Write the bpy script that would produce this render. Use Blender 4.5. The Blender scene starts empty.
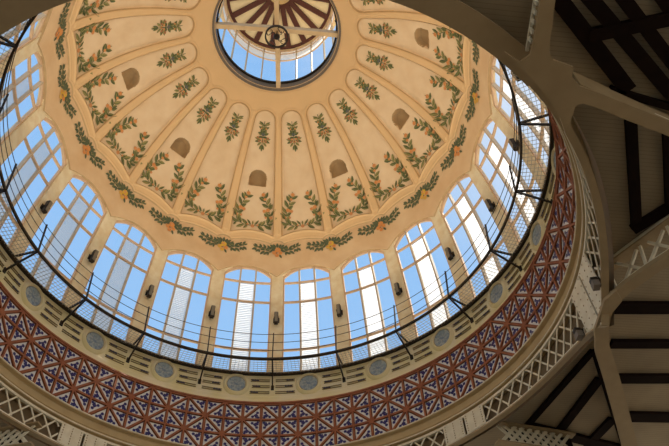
import bpy, math, random
import numpy as np
from mathutils import Matrix, Vector
random.seed(7)
C = bpy.context.scene.collection
PI = math.pi
ST = 2*PI/20            # one bay of the dome
TH0 = -0.06438          # azimuth of bay 0
DC = 15.122             # camera's distance from the dome axis (the axis is the world origin)

# ------------------------------------------------------------------ materials
def new_mat(name):
    m = bpy.data.materials.new(name); m.use_nodes = True
    nt = m.node_tree; b = nt.nodes['Principled BSDF']
    return m, nt, b
def mat(name, col, rough=.7, metal=0., var=None, scale=3., bump=0., bscale=20., detail=4., mixw=.5, spec=.3):
    """principled with a noise blend between col and var and optional fine bump"""
    m, nt, b = new_mat(name)
    b.inputs['Roughness'].default_value = rough; b.inputs['Metallic'].default_value = metal
    b.inputs['Specular IOR Level'].default_value = spec
    b.inputs['Base Color'].default_value = (*col, 1)
    tc = nt.nodes.new('ShaderNodeTexCoord')
    if var:
        n = nt.nodes.new('ShaderNodeTexNoise'); n.inputs['Scale'].default_value = scale; n.inputs['Detail'].default_value = detail
        nt.links.new(tc.outputs['Object'], n.inputs['Vector'])
        r = nt.nodes.new('ShaderNodeValToRGB'); r.color_ramp.elements[0].position = .5-mixw/2; r.color_ramp.elements[1].position = .5+mixw/2
        r.color_ramp.elements[0].color = (*col, 1); r.color_ramp.elements[1].color = (*var, 1)
        nt.links.new(n.outputs['Fac'], r.inputs['Fac']); nt.links.new(r.outputs['Color'], b.inputs['Base Color'])
    if bump:
        n2 = nt.nodes.new('ShaderNodeTexNoise'); n2.inputs['Scale'].default_value = bscale
        nt.links.new(tc.outputs['Object'], n2.inputs['Vector'])
        bp = nt.nodes.new('ShaderNodeBump'); bp.inputs['Strength'].default_value = bump; bp.inputs['Distance'].default_value = .05
        nt.links.new(n2.outputs['Fac'], bp.inputs['Height']); nt.links.new(bp.outputs['Normal'], b.inputs['Normal'])
    return m

M = {}
M['ochre'] = mat('ochre plaster', (.81,.57,.31), .85, var=(.86,.60,.33), scale=1.1, bump=.1, bscale=6, mixw=.5)
M['panel'] = mat('pale panel plaster', (.82,.62,.40), .85, var=(.90,.72,.50), scale=1.3, bump=.08, bscale=5, mixw=.4)
M['skirt'] = mat('lower plaster band', (.84,.62,.38), .85, var=(.74,.50,.28), scale=.9, bump=.1, bscale=6, mixw=.4)
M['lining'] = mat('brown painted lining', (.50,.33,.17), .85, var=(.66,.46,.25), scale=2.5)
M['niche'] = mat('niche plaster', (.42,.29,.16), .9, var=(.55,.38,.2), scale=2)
M['pier'] = mat('pier plaster', (.95,.84,.60), .85, var=(.84,.68,.42), scale=2.2, bump=.1, bscale=8, mixw=.3)
M['drum'] = mat('cream drum plaster', (.84,.75,.53), .8, var=(.80,.71,.40), scale=.8, bump=.1, mixw=.25)
M['drumrel'] = mat('groove brown', (.33,.26,.14), .8)
M['ornblue'] = mat('dark blue ornament', (.05,.05,.09), .6)
M['cornice'] = mat('cornice plaster', (.56,.43,.24), .8, var=(.46,.34,.18), scale=1.5, bump=.1)
M['terra'] = mat('terracotta', (.38,.14,.065), .65, var=(.28,.09,.045), scale=3, bump=.2, bscale=15)
M['tilewhite'] = mat('white glazed tile', (.80,.80,.80), .3, var=(.66,.67,.70), scale=5, spec=.5)
M['tileblue'] = mat('cobalt glaze', (.010,.013,.15), .3, spec=.4)
M['whiteiron'] = mat('cream painted iron', (.84,.79,.64), .55, var=(.70,.63,.47), scale=3)
M['tanbeam'] = mat('tan painted steel', (.42,.31,.175), .6, var=(.36,.26,.14), scale=2)
M['web'] = mat('brown painted web board', (.26,.19,.11), .7, var=(.2,.14,.08), scale=2)
M['timber'] = mat('dark stained timber', (.009,.004,.003), .9, var=(.015,.007,.004), scale=4, spec=.1)
M['iron'] = mat('black brown iron', (.035,.028,.022), .5, metal=.3)
M['rail'] = mat('grey brown iron wire', (.06,.045,.035), .5)
M['grate'] = mat('weathered grating steel', (.55,.50,.40), .6)
M['frame'] = mat('window frame paint', (.84,.60,.40), .55, var=(.72,.50,.33), scale=4)
M['framegrey'] = mat('grey beige mullion paint', (.66,.54,.40), .55)
M['frost'] = None
M['greenA'] = mat('painted leaf green', (.21,.22,.085), .8)
M['greenB'] = mat('painted leaf deep green', (.11,.135,.06), .8)
M['greenC'] = mat('painted leaf olive', (.36,.32,.13), .8)
M['greyleaf'] = mat('painted leaf slate green', (.13,.15,.10), .8)
M['orange'] = mat('painted orange', (.72,.25,.07), .8, var=(.80,.38,.12), scale=8)
M['peach'] = mat('painted peach', (.74,.38,.17), .8, var=(.70,.30,.12), scale=8)
M['yellow'] = mat('painted lemon', (.80,.52,.08), .8, var=(.70,.42,.06), scale=8)
M['bluefl'] = mat('painted blue flower', (.12,.16,.20), .8)
M['star'] = mat('pale mosaic star', (.30,.36,.40), .5)
M['rose'] = mat('painted brown rose', (.42,.20,.10), .8)
M['beam'] = mat('cream cross beam', (.78,.62,.40), .5, var=(.66,.48,.28), scale=2)
M['roofwood'] = mat('lantern rib brown', (.11,.035,.022), .6)
M['roofpanel'] = mat('lantern roof board', (.98,.79,.48), .7)
M['curb'] = mat('oculus curb grey', (.20,.17,.14), .6)
M['floor'] = mat('market floor', (.50,.40,.28), .6, var=(.42,.34,.24), scale=.8)
M['lens'] = mat('lamp glass', (.22,.20,.16), .3, spec=.6)

def board_mat():
    m, nt, b = new_mat('painted boards')
    tc = nt.nodes.new('ShaderNodeTexCoord'); w = nt.nodes.new('ShaderNodeTexWave')
    w.wave_type = 'BANDS'; w.bands_direction = 'Y'; w.inputs['Scale'].default_value = 2.6; w.inputs['Distortion'].default_value = .15
    nt.links.new(tc.outputs['Object'], w.inputs['Vector'])
    r = nt.nodes.new('ShaderNodeValToRGB'); r.color_ramp.elements[0].position = 0; r.color_ramp.elements[1].position = .06
    r.color_ramp.elements[0].color = (.33,.26,.16,1); r.color_ramp.elements[1].color = (.49,.39,.25,1)
    n = nt.nodes.new('ShaderNodeTexNoise'); n.inputs['Scale'].default_value = .7; n.inputs['Detail'].default_value = 6
    nt.links.new(tc.outputs['Object'], n.inputs['Vector'])
    mx = nt.nodes.new('ShaderNodeMix'); mx.data_type = 'RGBA'; mx.blend_type = 'MULTIPLY'; mx.inputs[0].default_value = .5
    nt.links.new(w.outputs['Fac'], r.inputs['Fac']); nt.links.new(r.outputs['Color'], mx.inputs[6]); nt.links.new(n.outputs['Fac'], mx.inputs[7])
    nt.links.new(mx.outputs[2], b.inputs['Base Color']); b.inputs['Roughness'].default_value = .75
    return m
M['boards'] = board_mat()

def glass_mat():
    m = bpy.data.materials.new('window glass'); m.use_nodes = True; nt = m.node_tree
    nt.nodes.remove(nt.nodes['Principled BSDF']); out = nt.nodes['Material Output']
    t = nt.nodes.new('ShaderNodeBsdfTransparent'); t.inputs[0].default_value = (.97,.98,.99,1)
    g = nt.nodes.new('ShaderNodeBsdfGlossy'); g.inputs['Roughness'].default_value = .05
    mx = nt.nodes.new('ShaderNodeMixShader'); mx.inputs[0].default_value = .04
    nt.links.new(t.outputs[0], mx.inputs[1]); nt.links.new(g.outputs[0], mx.inputs[2]); nt.links.new(mx.outputs[0], out.inputs[0])
    return m
M['glass'] = glass_mat()
def frost_mat():
    m = bpy.data.materials.new('ribbed white panel'); m.use_nodes = True; nt = m.node_tree
    nt.nodes.remove(nt.nodes['Principled BSDF']); out = nt.nodes['Material Output']
    t = nt.nodes.new('ShaderNodeBsdfTransparent'); t.inputs[0].default_value = (1,1,1,1)
    tl = nt.nodes.new('ShaderNodeBsdfTranslucent'); tl.inputs[0].default_value = (.84,.81,.77,1)
    df = nt.nodes.new('ShaderNodeBsdfDiffuse'); df.inputs[0].default_value = (.85,.82,.78,1)
    m1 = nt.nodes.new('ShaderNodeMixShader'); m1.inputs[0].default_value = .15
    m2 = nt.nodes.new('ShaderNodeMixShader'); m2.inputs[0].default_value = .15
    nt.links.new(tl.outputs[0], m1.inputs[1]); nt.links.new(df.outputs[0], m1.inputs[2])
    nt.links.new(m1.outputs[0], m2.inputs[1]); nt.links.new(t.outputs[0], m2.inputs[2]); nt.links.new(m2.outputs[0], out.inputs[0])
    return m
M['frost'] = frost_mat()
def mosaic_mat():
    m, nt, b = new_mat('blue grey mosaic')
    tc = nt.nodes.new('ShaderNodeTexCoord'); v = nt.nodes.new('ShaderNodeTexVoronoi'); v.inputs['Scale'].default_value = 9
    nt.links.new(tc.outputs['Object'], v.inputs['Vector'])
    r = nt.nodes.new('ShaderNodeValToRGB'); cr = r.color_ramp
    cr.elements[0].color = (.09,.15,.28,1); cr.elements[1].color = (.56,.56,.50,1); e = cr.elements.new(.5); e.color = (.31,.40,.47,1)
    nt.links.new(v.outputs['Color'], r.inputs['Fac']); nt.links.new(r.outputs['Color'], b.inputs['Base Color']); b.inputs['Roughness'].default_value = .35
    return m
M['mosaic'] = mosaic_mat()

# ------------------------------------------------------------------ mesh helpers
class MB:
    def __init__(s): s.v = []; s.f = []; s.m = []; s.mats = []
    def mi(s, m):
        if m not in s.mats: s.mats.append(m)
        return s.mats.index(m)
    def add(s, vs, fs, m):
        o = len(s.v); s.v += [tuple(map(float, p)) for p in vs]; i = s.mi(m)
        for f in fs: s.f.append(tuple(o+k for k in f)); s.m.append(i)
    def hexa(s, p, m):      # eight corners: four of one end ring, four of the other
        s.add(p, [(0,1,2,3),(7,6,5,4),(0,4,5,1),(1,5,6,2),(2,6,7,3),(3,7,4,0)], m)
    def box(s, c, x, y, z, m):   # centre and three half-vectors
        c, x, y, z = map(np.array, (c, x, y, z))
        s.hexa([c-x-y-z, c+x-y-z, c+x+y-z, c-x+y-z, c-x-y+z, c+x-y+z, c+x+y+z, c-x+y+z], m)
    def sweep(s, pts, nrm, w, d, m, closed=False):
        pts = np.array(pts, float); nrm = np.array(nrm, float)
        if nrm.ndim == 1: nrm = np.tile(nrm, (len(pts), 1))
        n = len(pts)
        if closed: tg = np.roll(pts, -1, 0)-np.roll(pts, 1, 0)
        else: tg = np.gradient(pts, axis=0)
        tg /= np.linalg.norm(tg, axis=1)[:, None]
        sd = np.cross(tg, nrm); sd /= np.linalg.norm(sd, axis=1)[:, None]
        nn = np.cross(sd, tg)
        vs = []
        for i in range(n):
            for a, b in ((-1,-1),(1,-1),(1,1),(-1,1)): vs.append(pts[i]+sd[i]*a*w/2+nn[i]*b*d/2)
        fs = []
        for i in range(n if closed else n-1):
            j = (i+1) % n
            for q in range(4): fs.append((i*4+q, i*4+(q+1) % 4, j*4+(q+1) % 4, j*4+q))
        if not closed: fs += [(3,2,1,0), tuple((n-1)*4+q for q in range(4))]
        s.add(vs, fs, m)
    def tube(s, pts, r, m, closed=False, n=6):
        pts = np.array(pts, float); N = len(pts)
        tg = (np.roll(pts,-1,0)-np.roll(pts,1,0)) if closed else np.gradient(pts, axis=0)
        tg /= np.linalg.norm(tg, axis=1)[:, None]
        ref = np.array([0,0,1.]); vs = []
        for i in range(N):
            rr = ref if abs(tg[i][2]) < .9 else np.array([1.,0,0])
            a = np.cross(tg[i], rr); a /= np.linalg.norm(a); b = np.cross(tg[i], a)
            for q in range(n): t = 2*PI*q/n; vs.append(pts[i]+r*(math.cos(t)*a+math.sin(t)*b))
        fs = []
        for i in range(N if closed else N-1):
            j = (i+1) % N
            for q in range(n): fs.append((i*n+q, i*n+(q+1) % n, j*n+(q+1) % n, j*n+q))
        if not closed: fs += [tuple(range(n-1,-1,-1)), tuple((N-1)*n+q for q in range(n))]
        s.add(vs, fs, m)
    def revolve(s, prof, m, k0=0, k1=20, n=240, flip=False):
        full = abs(k1-k0-20) < 1e-6; cols = n if full else n+1
        vs = []
        for i in range(cols):
            t = TH0+ST*(k0+(k1-k0)*i/n)
            for R, z in prof: vs.append((R*math.sin(t), R*math.cos(t), z))
        L = len(prof); fs = []
        for i in range(n):
            j = (i+1) % cols
            for q in range(L-1): fs.append((i*L+q, i*L+q+1, j*L+q+1, j*L+q))
        s.add(vs, fs, m)
    def prism(s, poly, z0, z1, m):
        n = len(poly); vs = [(x, y, z0) for x, y in poly]+[(x, y, z1) for x, y in poly]
        s.add(vs, [tuple(range(n)), tuple(range(2*n-1, n-1, -1))]+[(i, (i+1) % n, n+(i+1) % n, n+i) for i in range(n)], m)
    def build(s, name, parent=None, loc=(0,0,0), rotz=0, smooth=False):
        me = bpy.data.meshes.new(name); me.from_pydata(s.v, [], s.f)
        for m in s.mats: me.materials.append(m)
        me.polygons.foreach_set('material_index', s.m)
        if smooth: me.polygons.foreach_set('use_smooth', [True]*len(s.f))
        me.update()
        o = bpy.data.objects.new(name, me); C.objects.link(o); o.parent = parent
        o.location = loc; o.rotation_euler = (0, 0, rotz)
        return o
def tag(o, label=None, cat=None, group=None, kind=None):
    if label: o['label'] = label
    if cat: o['category'] = cat
    if group: o['group'] = group
    if kind: o['kind'] = kind
    return o
def empty(name, loc=(0,0,0), rotz=0):
    o = bpy.data.objects.new(name, None); C.objects.link(o); o.location = loc; o.rotation_euler = (0, 0, rotz)
    o.empty_display_size = .2
    return o
def cyl(R, z, k):
    t = TH0+ST*k; return np.array([R*math.sin(t), R*math.cos(t), z])
def rad(k):
    t = TH0+ST*k; return np.array([math.sin(t), math.cos(t), 0.])
def ringpts(R, z, n=200, k0=0, k1=20):
    full = abs(k1-k0-20) < 1e-6
    ks = np.linspace(k0, k1, n, endpoint=not full); t = TH0+ST*ks
    return np.stack([R*np.sin(t), R*np.cos(t), 0*t+z], 1), np.stack([np.sin(t), np.cos(t), 0*t], 1)

# ------------------------------------------------------------------ dome profile (radius, height), arc length s
def prof():
    pts = [(10.95,21.2),(10.9,23),(10.72,24.6),(10.5,26),(10.22,27.4)]
    a0 = math.asin((28.85-26.7)/10.12); a1 = math.asin((35.4-26.7)/10.12)
    for a in np.linspace(a0, a1, 30): pts.append((10.12*math.cos(a), 26.7+10.12*math.sin(a)))
    pts.append((3.55, 36.75)); return np.array(pts)
PR = prof(); SS = np.concatenate([[0], np.cumsum(np.hypot(*np.diff(PR, axis=0).T))])
sm = np.linspace(0, SS[-1], 600); Rr = np.interp(sm, SS, PR[:,0]); Zr = np.interp(sm, SS, PR[:,1])
ker = np.ones(31)/31; pad = lambda a: np.concatenate([2*a[0]-a[15:0:-1], a, 2*a[-1]-a[-2:-17:-1]])
Rr = np.convolve(pad(Rr), ker, 'valid'); Zr = np.convolve(pad(Zr), ker, 'valid')
Nr = np.gradient(Zr, sm); Nz = -np.gradient(Rr, sm); L_ = np.hypot(Nr, Nz); Nr /= L_; Nz /= L_
S_of_z = lambda z: np.interp(z, Zr, sm)
R_of_s = lambda s: np.interp(s, sm, Rr)
def surf(k, s, off=0., th0=TH0):
    """point on the dome's inner face: bay coordinate k, arc length s, pushed inward by off"""
    R = np.interp(s, sm, Rr)-off*np.interp(s, sm, Nr); z = np.interp(s, sm, Zr)-off*np.interp(s, sm, Nz)
    t = th0+ST*np.asarray(k); return np.stack([R*np.sin(t), R*np.cos(t), z+0*t], -1)
def snorm(k, s, th0=TH0):
    t = th0+ST*np.asarray(k); return np.stack([np.interp(s, sm, Nr)*np.sin(t), np.interp(s, sm, Nr)*np.cos(t), np.interp(s, sm, Nz)+0*t], -1)
sstep = lambda x: np.clip(x, 0, 1)**2*(3-2*np.clip(x, 0, 1))
S_TOP = S_of_z(35.84); S_END = sm[-1]
def s_skirt(u): return S_of_z(27.98-.62*(np.abs(u)/.5)**2.0)
def s_wave(u):
    au = np.abs(u); z = 29.70-.22*(np.minimum(au, .38)/.38)**2
    b = np.clip(1-((au-.5)/.12)**2, 0, 1)**.5*.20
    return S_of_z(np.where(au > .38, 29.46+b, z))
def relief(k, s):
    n = np.round(k); u = k-n; Rb = R_of_s(s); a = u*ST*Rb; hb = .5*ST*Rb
    ribw = np.interp(s, [S_of_z(30), S_TOP], [.27, .18])
    w = hb-ribw; rc = .5*ST*R_of_s(S_TOP-.5)-.18; sc = S_TOP-rc
    d1 = w-np.abs(a); d1t = rc-np.hypot(a, np.maximum(s-sc, 0)); dd = np.where(s > sc, d1t, d1)
    db = s-S_of_z(30.3-.3*(u/.41)**2); dist = np.minimum(dd, db)
    ws = s-s_wave(u)
    d = .09+.10*sstep(ws/.06)                                        # plaster steps forward above the wave line
    d = d+.02*np.exp(-((ws-.10)/.05)**2)
    d = d-.17*sstep(dist/.07+.2)                                     # sunk panel
    d = d+.05*np.exp(-((dist+.09)/.05)**2)                           # bead round the panel
    rs = np.abs(np.abs(u)-.5)*ST*Rb                                  # flat band down the middle of each rib
    d = d+.04*sstep((.11-rs)/.04)*(s > S_of_z(30.05))*(s < S_TOP-.15)
    d = d-.05*sstep((s-S_END+.35)/.1)
    even = (np.round(n).astype(int) % 2 == 0)
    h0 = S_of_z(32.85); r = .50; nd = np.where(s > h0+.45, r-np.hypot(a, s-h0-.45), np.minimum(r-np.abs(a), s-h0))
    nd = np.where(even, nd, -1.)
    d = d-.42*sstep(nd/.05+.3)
    return d, dist, nd

def build_dome():
    nb = 80; nc = 20*nb; nr = 300
    k = np.arange(nc)/nb-.5+.0; u = k-np.round(k)
    t = np.linspace(0, 1, nr)
    s0 = s_skirt(u); s = s0[:, None]+(S_END-s0[:, None])*t[None, :]
    kk = np.repeat(k[:, None], nr, 1); d, dist, nd = relief(kk, s)
    P = surf(kk, s, d)
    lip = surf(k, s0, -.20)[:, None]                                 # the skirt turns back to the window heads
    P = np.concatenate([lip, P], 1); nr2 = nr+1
    idx = np.arange(nc*nr2).reshape(nc, nr2); a = idx; b = np.roll(idx, -1, 0)
    F = np.stack([a[:, :-1], a[:, 1:], b[:, 1:], b[:, :-1]], -1).reshape(-1, 4)
    mi = np.zeros((nc, nr2-1), int); dc = dist; mi[:, 1:] = np.where(dc[:, :-1] > .0, 1, 0)
    sw = s_wave(u)[:, None]; mi[:, 1:] = np.where(s[:, :-1] < sw, 3, mi[:, 1:]); mi[:, 0] = 4  # the lip row takes the darker brown of the line strips
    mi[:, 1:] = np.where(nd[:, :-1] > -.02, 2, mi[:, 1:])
    me = bpy.data.meshes.new('plaster_shell')
    me.vertices.add(nc*nr2); me.vertices.foreach_set('co', P.reshape(-1).astype(np.float32))
    me.loops.add(F.size); me.loops.foreach_set('vertex_index', F.reshape(-1).astype(np.int32))
    me.polygons.add(len(F)); me.polygons.foreach_set('loop_start', np.arange(0, F.size, 4).astype(np.int32))
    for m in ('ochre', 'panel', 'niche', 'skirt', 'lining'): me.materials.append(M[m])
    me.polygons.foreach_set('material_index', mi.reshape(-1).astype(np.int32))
    me.polygons.foreach_set('use_smooth', [True]*len(F))
    me.update(calc_edges=True); me.validate()
    o = bpy.data.objects.new('plaster_shell', me); C.objects.link(o); return o

dome = empty('ceiling', (0,0,21.2)); tag(dome, 'ochre plaster dome with sunk scalloped panels, painted fruit garlands and round top opening', 'dome', kind='structure')
def under(o, par):      # parent while keeping the mesh where it was built
    o.parent = par; o.matrix_parent_inverse = Matrix.LocRotScale(par.location, par.rotation_euler, None).inverted(); return o
under(build_dome(), dome)

# ------------------------------------------------------------------ painted motifs, drawn in (a, s) metres round an anchor
class Paint:
    def __init__(s, kc, sc): s.kc = kc; s.sc = sc; s.mb = MB(); s.lay = 0
    def poly(s, pts, m, lift=0.):
        pts = np.array(pts, float); S = s.sc+pts[:,1]; k = s.kc+pts[:,0]/(ST*R_of_s(S))
        d, _, _ = relief(k, S); s.lay += 1
        v = surf(k, S, d+.022+lift+.0001*(s.lay % 40), th0=0.); s.mb.add(v, [tuple(range(len(pts)))], m)
    def leaf(s, x, y, ang, L, W, m1, m2, lift=0.):
        ca, sa = math.cos(ang), math.sin(ang)
        T = lambda p: (x+p[0]*ca-p[1]*sa, y+p[0]*sa+p[1]*ca)
        up = [(0,0),(.22*L,.34*W),(.5*L,.5*W),(.8*L,.3*W),(L,0)]; dn = [(L,0),(.8*L,-.3*W),(.5*L,-.5*W),(.22*L,-.34*W),(0,0)]
        s.poly([T(p) for p in up], m1, lift); s.poly([T(p) for p in dn], m2, lift)
    def disc(s, x, y, r, m, lift=.004, n=10):
        s.poly([(x+r*math.cos(2*PI*i/n), y+r*math.sin(2*PI*i/n)) for i in range(n)], m, lift)
    def line(s, pts, w, m):
        for a, b in zip(pts[:-1], pts[1:]):
            a = np.array(a); b = np.array(b); n = np.array([-(b-a)[1], (b-a)[0]]); n = n/np.hypot(*n)*w/2
            s.poly([a-n, b-n, b+n, a+n], m)
GA, GB, GC, GS = M['greenA'], M['greenB'], M['greenC'], M['greyleaf']
def bouquet():
    p = Paint(0, S_of_z(34.97)); rr = random.Random(3)
    p.line([(0,.85),(0,-.85)], .035, GB)
    for sx in (-1, 1):
        p.leaf(0, .55, PI/2-sx*.85, .42, .15, GA, GB); p.leaf(.02*sx, .62, PI/2-sx*1.35, .34, .12, GC, GA)
        p.leaf(0, .35, PI/2-sx*1.1, .36, .15, GB, GA); p.leaf(0, .30, PI/2-sx*.45, .30, .14, GA, GC)
        p.leaf(0, .05, PI/2-sx*.5, .36, .2, GB, GA); p.leaf(0, .05, PI/2-sx*1.3, .34, .2, GA, GB)
        p.leaf(0, -.1, PI/2-sx*1.75, .30, .17, GB, GB)
        p.leaf(.06*sx, -.25, -PI/2+sx*1.7, .42, .17, GA, GC); p.leaf(.06*sx, -.28, -PI/2+sx*1.2, .42, .17, GB, GA)
        p.leaf(.05*sx, -.40, -PI/2+sx*.75, .34, .14, GC, GA); p.leaf(.02*sx, -.55, -PI/2+sx*.35, .34, .12, GA, GB)
        p.disc(.30*sx, -.16, .075, M['rose']); p.disc(.20*sx, -.36, .07, M['rose']); p.disc(.14*sx, .40, .05, M['peach'])
        p.disc(.12*sx, -.22, .065, M['peach'])
    p.disc(0, .06, .10, M['bluefl']); p.disc(0, .06, .04, M['rose'], .008); p.disc(0, -.36, .08, M['peach'])
    p.leaf(0, -.62, -PI/2, .36, .13, GB, GA)
    return p.mb
def garland():
    p = Paint(0, S_of_z(30.62)); rr = random.Random(5)
    H = S_of_z(32.38)-S_of_z(30.62)
    for sx in (-1, 1):
        path = [(0,.02),(.45,.02),(.86,.16),(.98,.42),(.92,.42+.22*H),(.80,.62*H),(.66,.78*H),(.48,.98*H)]
        pts = [(sx*x, y) for x, y in path]; p.line(pts, .035, GB)
        L = [0]+list(np.cumsum([math.dist(a, b) for a, b in zip(pts[:-1], pts[1:])]))
        for i, q in enumerate(np.linspace(.10, .93, 13)):
            t = q*L[-1]; x = np.interp(t, L, [a[0] for a in pts]); y = np.interp(t, L, [a[1] for a in pts])
            x2 = np.interp(t+.05, L, [a[0] for a in pts]); y2 = np.interp(t+.05, L, [a[1] for a in pts]); an = math.atan2(y2-y, x2-x)
            side = 1 if i % 2 else -1
            m1, m2 = [(GA, GB), (GC, GA), (GB, GA)][i % 3]
            p.leaf(x, y, an+side*(.62+.25*rr.random()), (.44+.10*rr.random()), .20, m1, m2, .002*(i % 3))
            if i % 3 == 0: p.leaf(x, y, an-side*(.8), .34, .15, GC, GB)
        for fx, fy, r in ((.44, 1.02*H, .12), (.56,.88*H,.085), (.80,.54*H,.125), (.60,.50*H,.105), (1.02,.30*H,.105), (.72,.30*H,.07), (.30,.06,.06)):
            p.disc(sx*fx, fy, r, M['peach'], .008); p.disc(sx*fx-.02, fy+.02, r*.5, M['orange'], .012)
        p.leaf(sx*.44, 1.0*H, PI/2-sx*.1, .26, .06, GB, GC)
        p.leaf(sx*.85, .12, -PI/2+sx*1.9, .34, .17, GA, GB); p.leaf(sx*.95, .10, -PI/2+sx*.6, .26, .14, GC, GB)
        p.leaf(sx*.1, .05, PI/2-sx*.6, .42, .13, GA, GB); p.leaf(sx*.4, .02, PI/2-sx*.3, .34, .12, GC, GA)
    p.disc(0, -.02, .11, M['peach'], .01); p.leaf(0, .05, PI/2, .3, .1, GA, GC)
    return p.mb
def festoon(fruit):
    p = Paint(.5, S_of_z(29.08)); rr = random.Random(9)
    for sx in (-1, 1):
        stem = [(0,.0),(sx*.35,-.04),(sx*.75,.04),(sx*1.0,.13),(sx*1.18,.22)]; p.line(stem, .03, GB)
        xs = [abs(a[0]) for a in stem]; ys = [a[1] for a in stem]
        for i, x in enumerate((.30,.42,.58,.68,.84,.94,1.04,1.12)):    # spaced sprigs, each a pair of leaves and a short twig
            y = np.interp(x, xs, ys); fw = 0 if sx > 0 else PI
            up = i % 2 == 0
            an = fw+sx*(.95 if up else -.75)+rr.uniform(-.2,.2)
            L = (.36 if x < .8 else .28)
            ex, ey = sx*x+.10*math.cos(an), y+.10*math.sin(an); p.line([(sx*x, y), (ex, ey)], .02, GB)
            p.leaf(ex, ey, an, L, .15, GS, GB, .002); p.leaf(ex, ey, an-sx*.8, L*.8, .12, GB if i % 3 else GA, GS, .003)
            if x < .8: p.leaf(sx*x, y, an+sx*.9, L*.8, .12, GS, GB)
        p.leaf(sx*1.18, .22, (0 if sx > 0 else PI)+sx*.5, .22, .11, GS, GB)
        for an, L in ((.30,.42),(.75,.44),(1.25,.36),(-.5,.36)):
            p.leaf(sx*.10, .10, PI/2-sx*(PI/2-an), L, .17, GS, GB)
    p.leaf(0, .16, PI/2, .34, .16, GS, GB); p.leaf(-.1, .1, PI/2+.5, .34, .14, GA, GB)
    for x, y, q in ((.05,.02,.16),(-.15,-.17,.13),(.0,-.36,.11)): p.disc(x, y, q, fruit, .012, 12); p.disc(x-.03, y+.03, q*.45, M['peach'], .016, 8)
    p.disc(.2, -.2, .11, M['orange'], .013, 12); p.disc(-.02, -.2, .05, M['rose'], .02, 7)
    p.leaf(.14, -.30, -PI/2+.5, .28, .13, GS, GB); p.leaf(-.26, -.02, PI+.6, .26, .13, GS, GB); p.leaf(.24, -.04, -.3, .26, .13, GB, GS)
    return p.mb
def panel_lining():
    p = Paint(0, 0.); pts = []
    def add_strip(P_, w):
        P_ = np.array(P_); n = len(P_); tg = np.gradient(P_, axis=0); tg /= np.linalg.norm(tg, axis=1)[:, None]; nn = np.stack([-tg[:,1], tg[:,0]], 1)
        for i in range(n-1): p.poly([P_[i]-nn[i]*w/2, P_[i+1]-nn[i+1]*w/2, P_[i+1]+nn[i+1]*w/2, P_[i]+nn[i]*w/2], M['lining'])
    rc = .5*ST*R_of_s(S_TOP-.5)-.18; sc = float(S_TOP-rc)
    def side(sv): return .5*ST*R_of_s(sv)-np.interp(sv, [S_of_z(30), S_TOP], [.27, .18])
    us = np.linspace(-.41, .41, 17); sb = S_of_z(30.3-.3*(us/.41)**2); add_strip([(u*ST*R_of_s(q), q) for u, q in zip(us, sb)], .035)
    for sx in (-1, 1):
        sv = np.linspace(sb[0], sc, 40); add_strip([(sx*side(q), q) for q in sv], .03)
    add_strip([(rc*math.cos(t), sc+rc*math.sin(t)) for t in np.linspace(0, PI, 20)], .045)
    return p.mb
def wave_lining():
    p = Paint(0, 0.); us = np.linspace(-.5, .5, 61); sv = s_wave(us)+.01; P_ = [(u, q) for u, q in zip(us, sv)]
    for (u0, q0), (u1, q1) in zip(P_[:-1], P_[1:]):
        R0, R1 = R_of_s(q0)*ST, R_of_s(q1)*ST
        p.poly([(u0*R0, q0-.022), (u1*R1, q1-.022), (u1*R1, q1+.022), (u0*R0, q0+.022)], M['lining'], .01)
    return p.mb
def around(mb, name, ks, parent, label=None):
    first = None
    for j in ks:
        if first is None: o = first = mb.build(name)
        else: o = first.copy(); C.objects.link(o)
        o.parent = parent; o.location = (0, 0, -parent.location.z); o.rotation_euler = (0, 0, -(TH0+ST*j))
        if label: o['label'] = label
around(panel_lining(), 'painted_panel_lining', range(-6, 9), dome)  # thin darker brown strips along the panel edges
around(wave_lining(), 'painted_scallop_lining', range(-6, 9), dome)  # thin darker brown strip along the scallop step
around(bouquet(), 'painted_bouquet', range(-6, 9), dome)
around(garland(), 'painted_garland', range(-6, 8), dome)
around(festoon(M['orange']), 'painted_orange_festoon', range(-6, 8, 2), dome, 'slate green leaf spray with orange fruit')
around(festoon(M['yellow']), 'painted_lemon_festoon', range(-5, 8, 2), dome, 'slate green leaf spray with yellow fruit')

# ------------------------------------------------------------------ window zone
WO = .02; HW = .405                     # windows sit at k = n + WO, half width in bays
Z_SILL = 21.22
def ztop(u): return 27.93-.60*(np.abs(u)/HW)**2.3
def sw(z): return S_of_z(z)
mb = MB()
def patch(us, zl, zh, nz, dep, m):
    """closed curved solid between inner face and inner face + dep outward"""
    cols = len(us); vs = []
    for d in (0, -dep):
        for i, u in enumerate(us):
            for z in np.linspace(zl[i], zh[i], nz): vs.append(surf(u, sw(z), d))
    n1 = cols*nz; fs = []
    for i in range(cols-1):
        for q in range(nz-1):
            a = i*nz+q; fs.append((a, a+1, a+nz+1, a+nz)); b = n1+a; fs.append((b, b+nz, b+nz+1, b+1))
        a = i*nz; fs.append((a, a+nz, n1+a+nz, n1+a)); a = i*nz+nz-1; fs.append((a, n1+a, n1+a+nz, a+nz))
    for i in (0, cols-1):
        for q in range(nz-1): a = i*nz+q; fs.append((a, n1+a, n1+a+1, a+1) if i else (a, a+1, n1+a+1, n1+a))
    mb.add(vs, fs, m)
for n in range(20):
    c = n+WO
    us = np.linspace(HW, 1-HW, 5); patch(c+us, [Z_SILL]*5, [28.5]*5, 16, .32, M['pier'])
    uu = np.linspace(-HW, HW, 15); patch(c+uu, ztop(uu)+.14, [28.5]*15, 3, .32, M['pier'])
    patch(c+uu[::2], [Z_SILL]*8, [Z_SILL+.10]*8, 2, .3, M['pier'])
wall = mb.build('wall_windows'); tag(wall, 'ring of cream plaster piers and arched heads between the dome windows', kind='structure')

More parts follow.
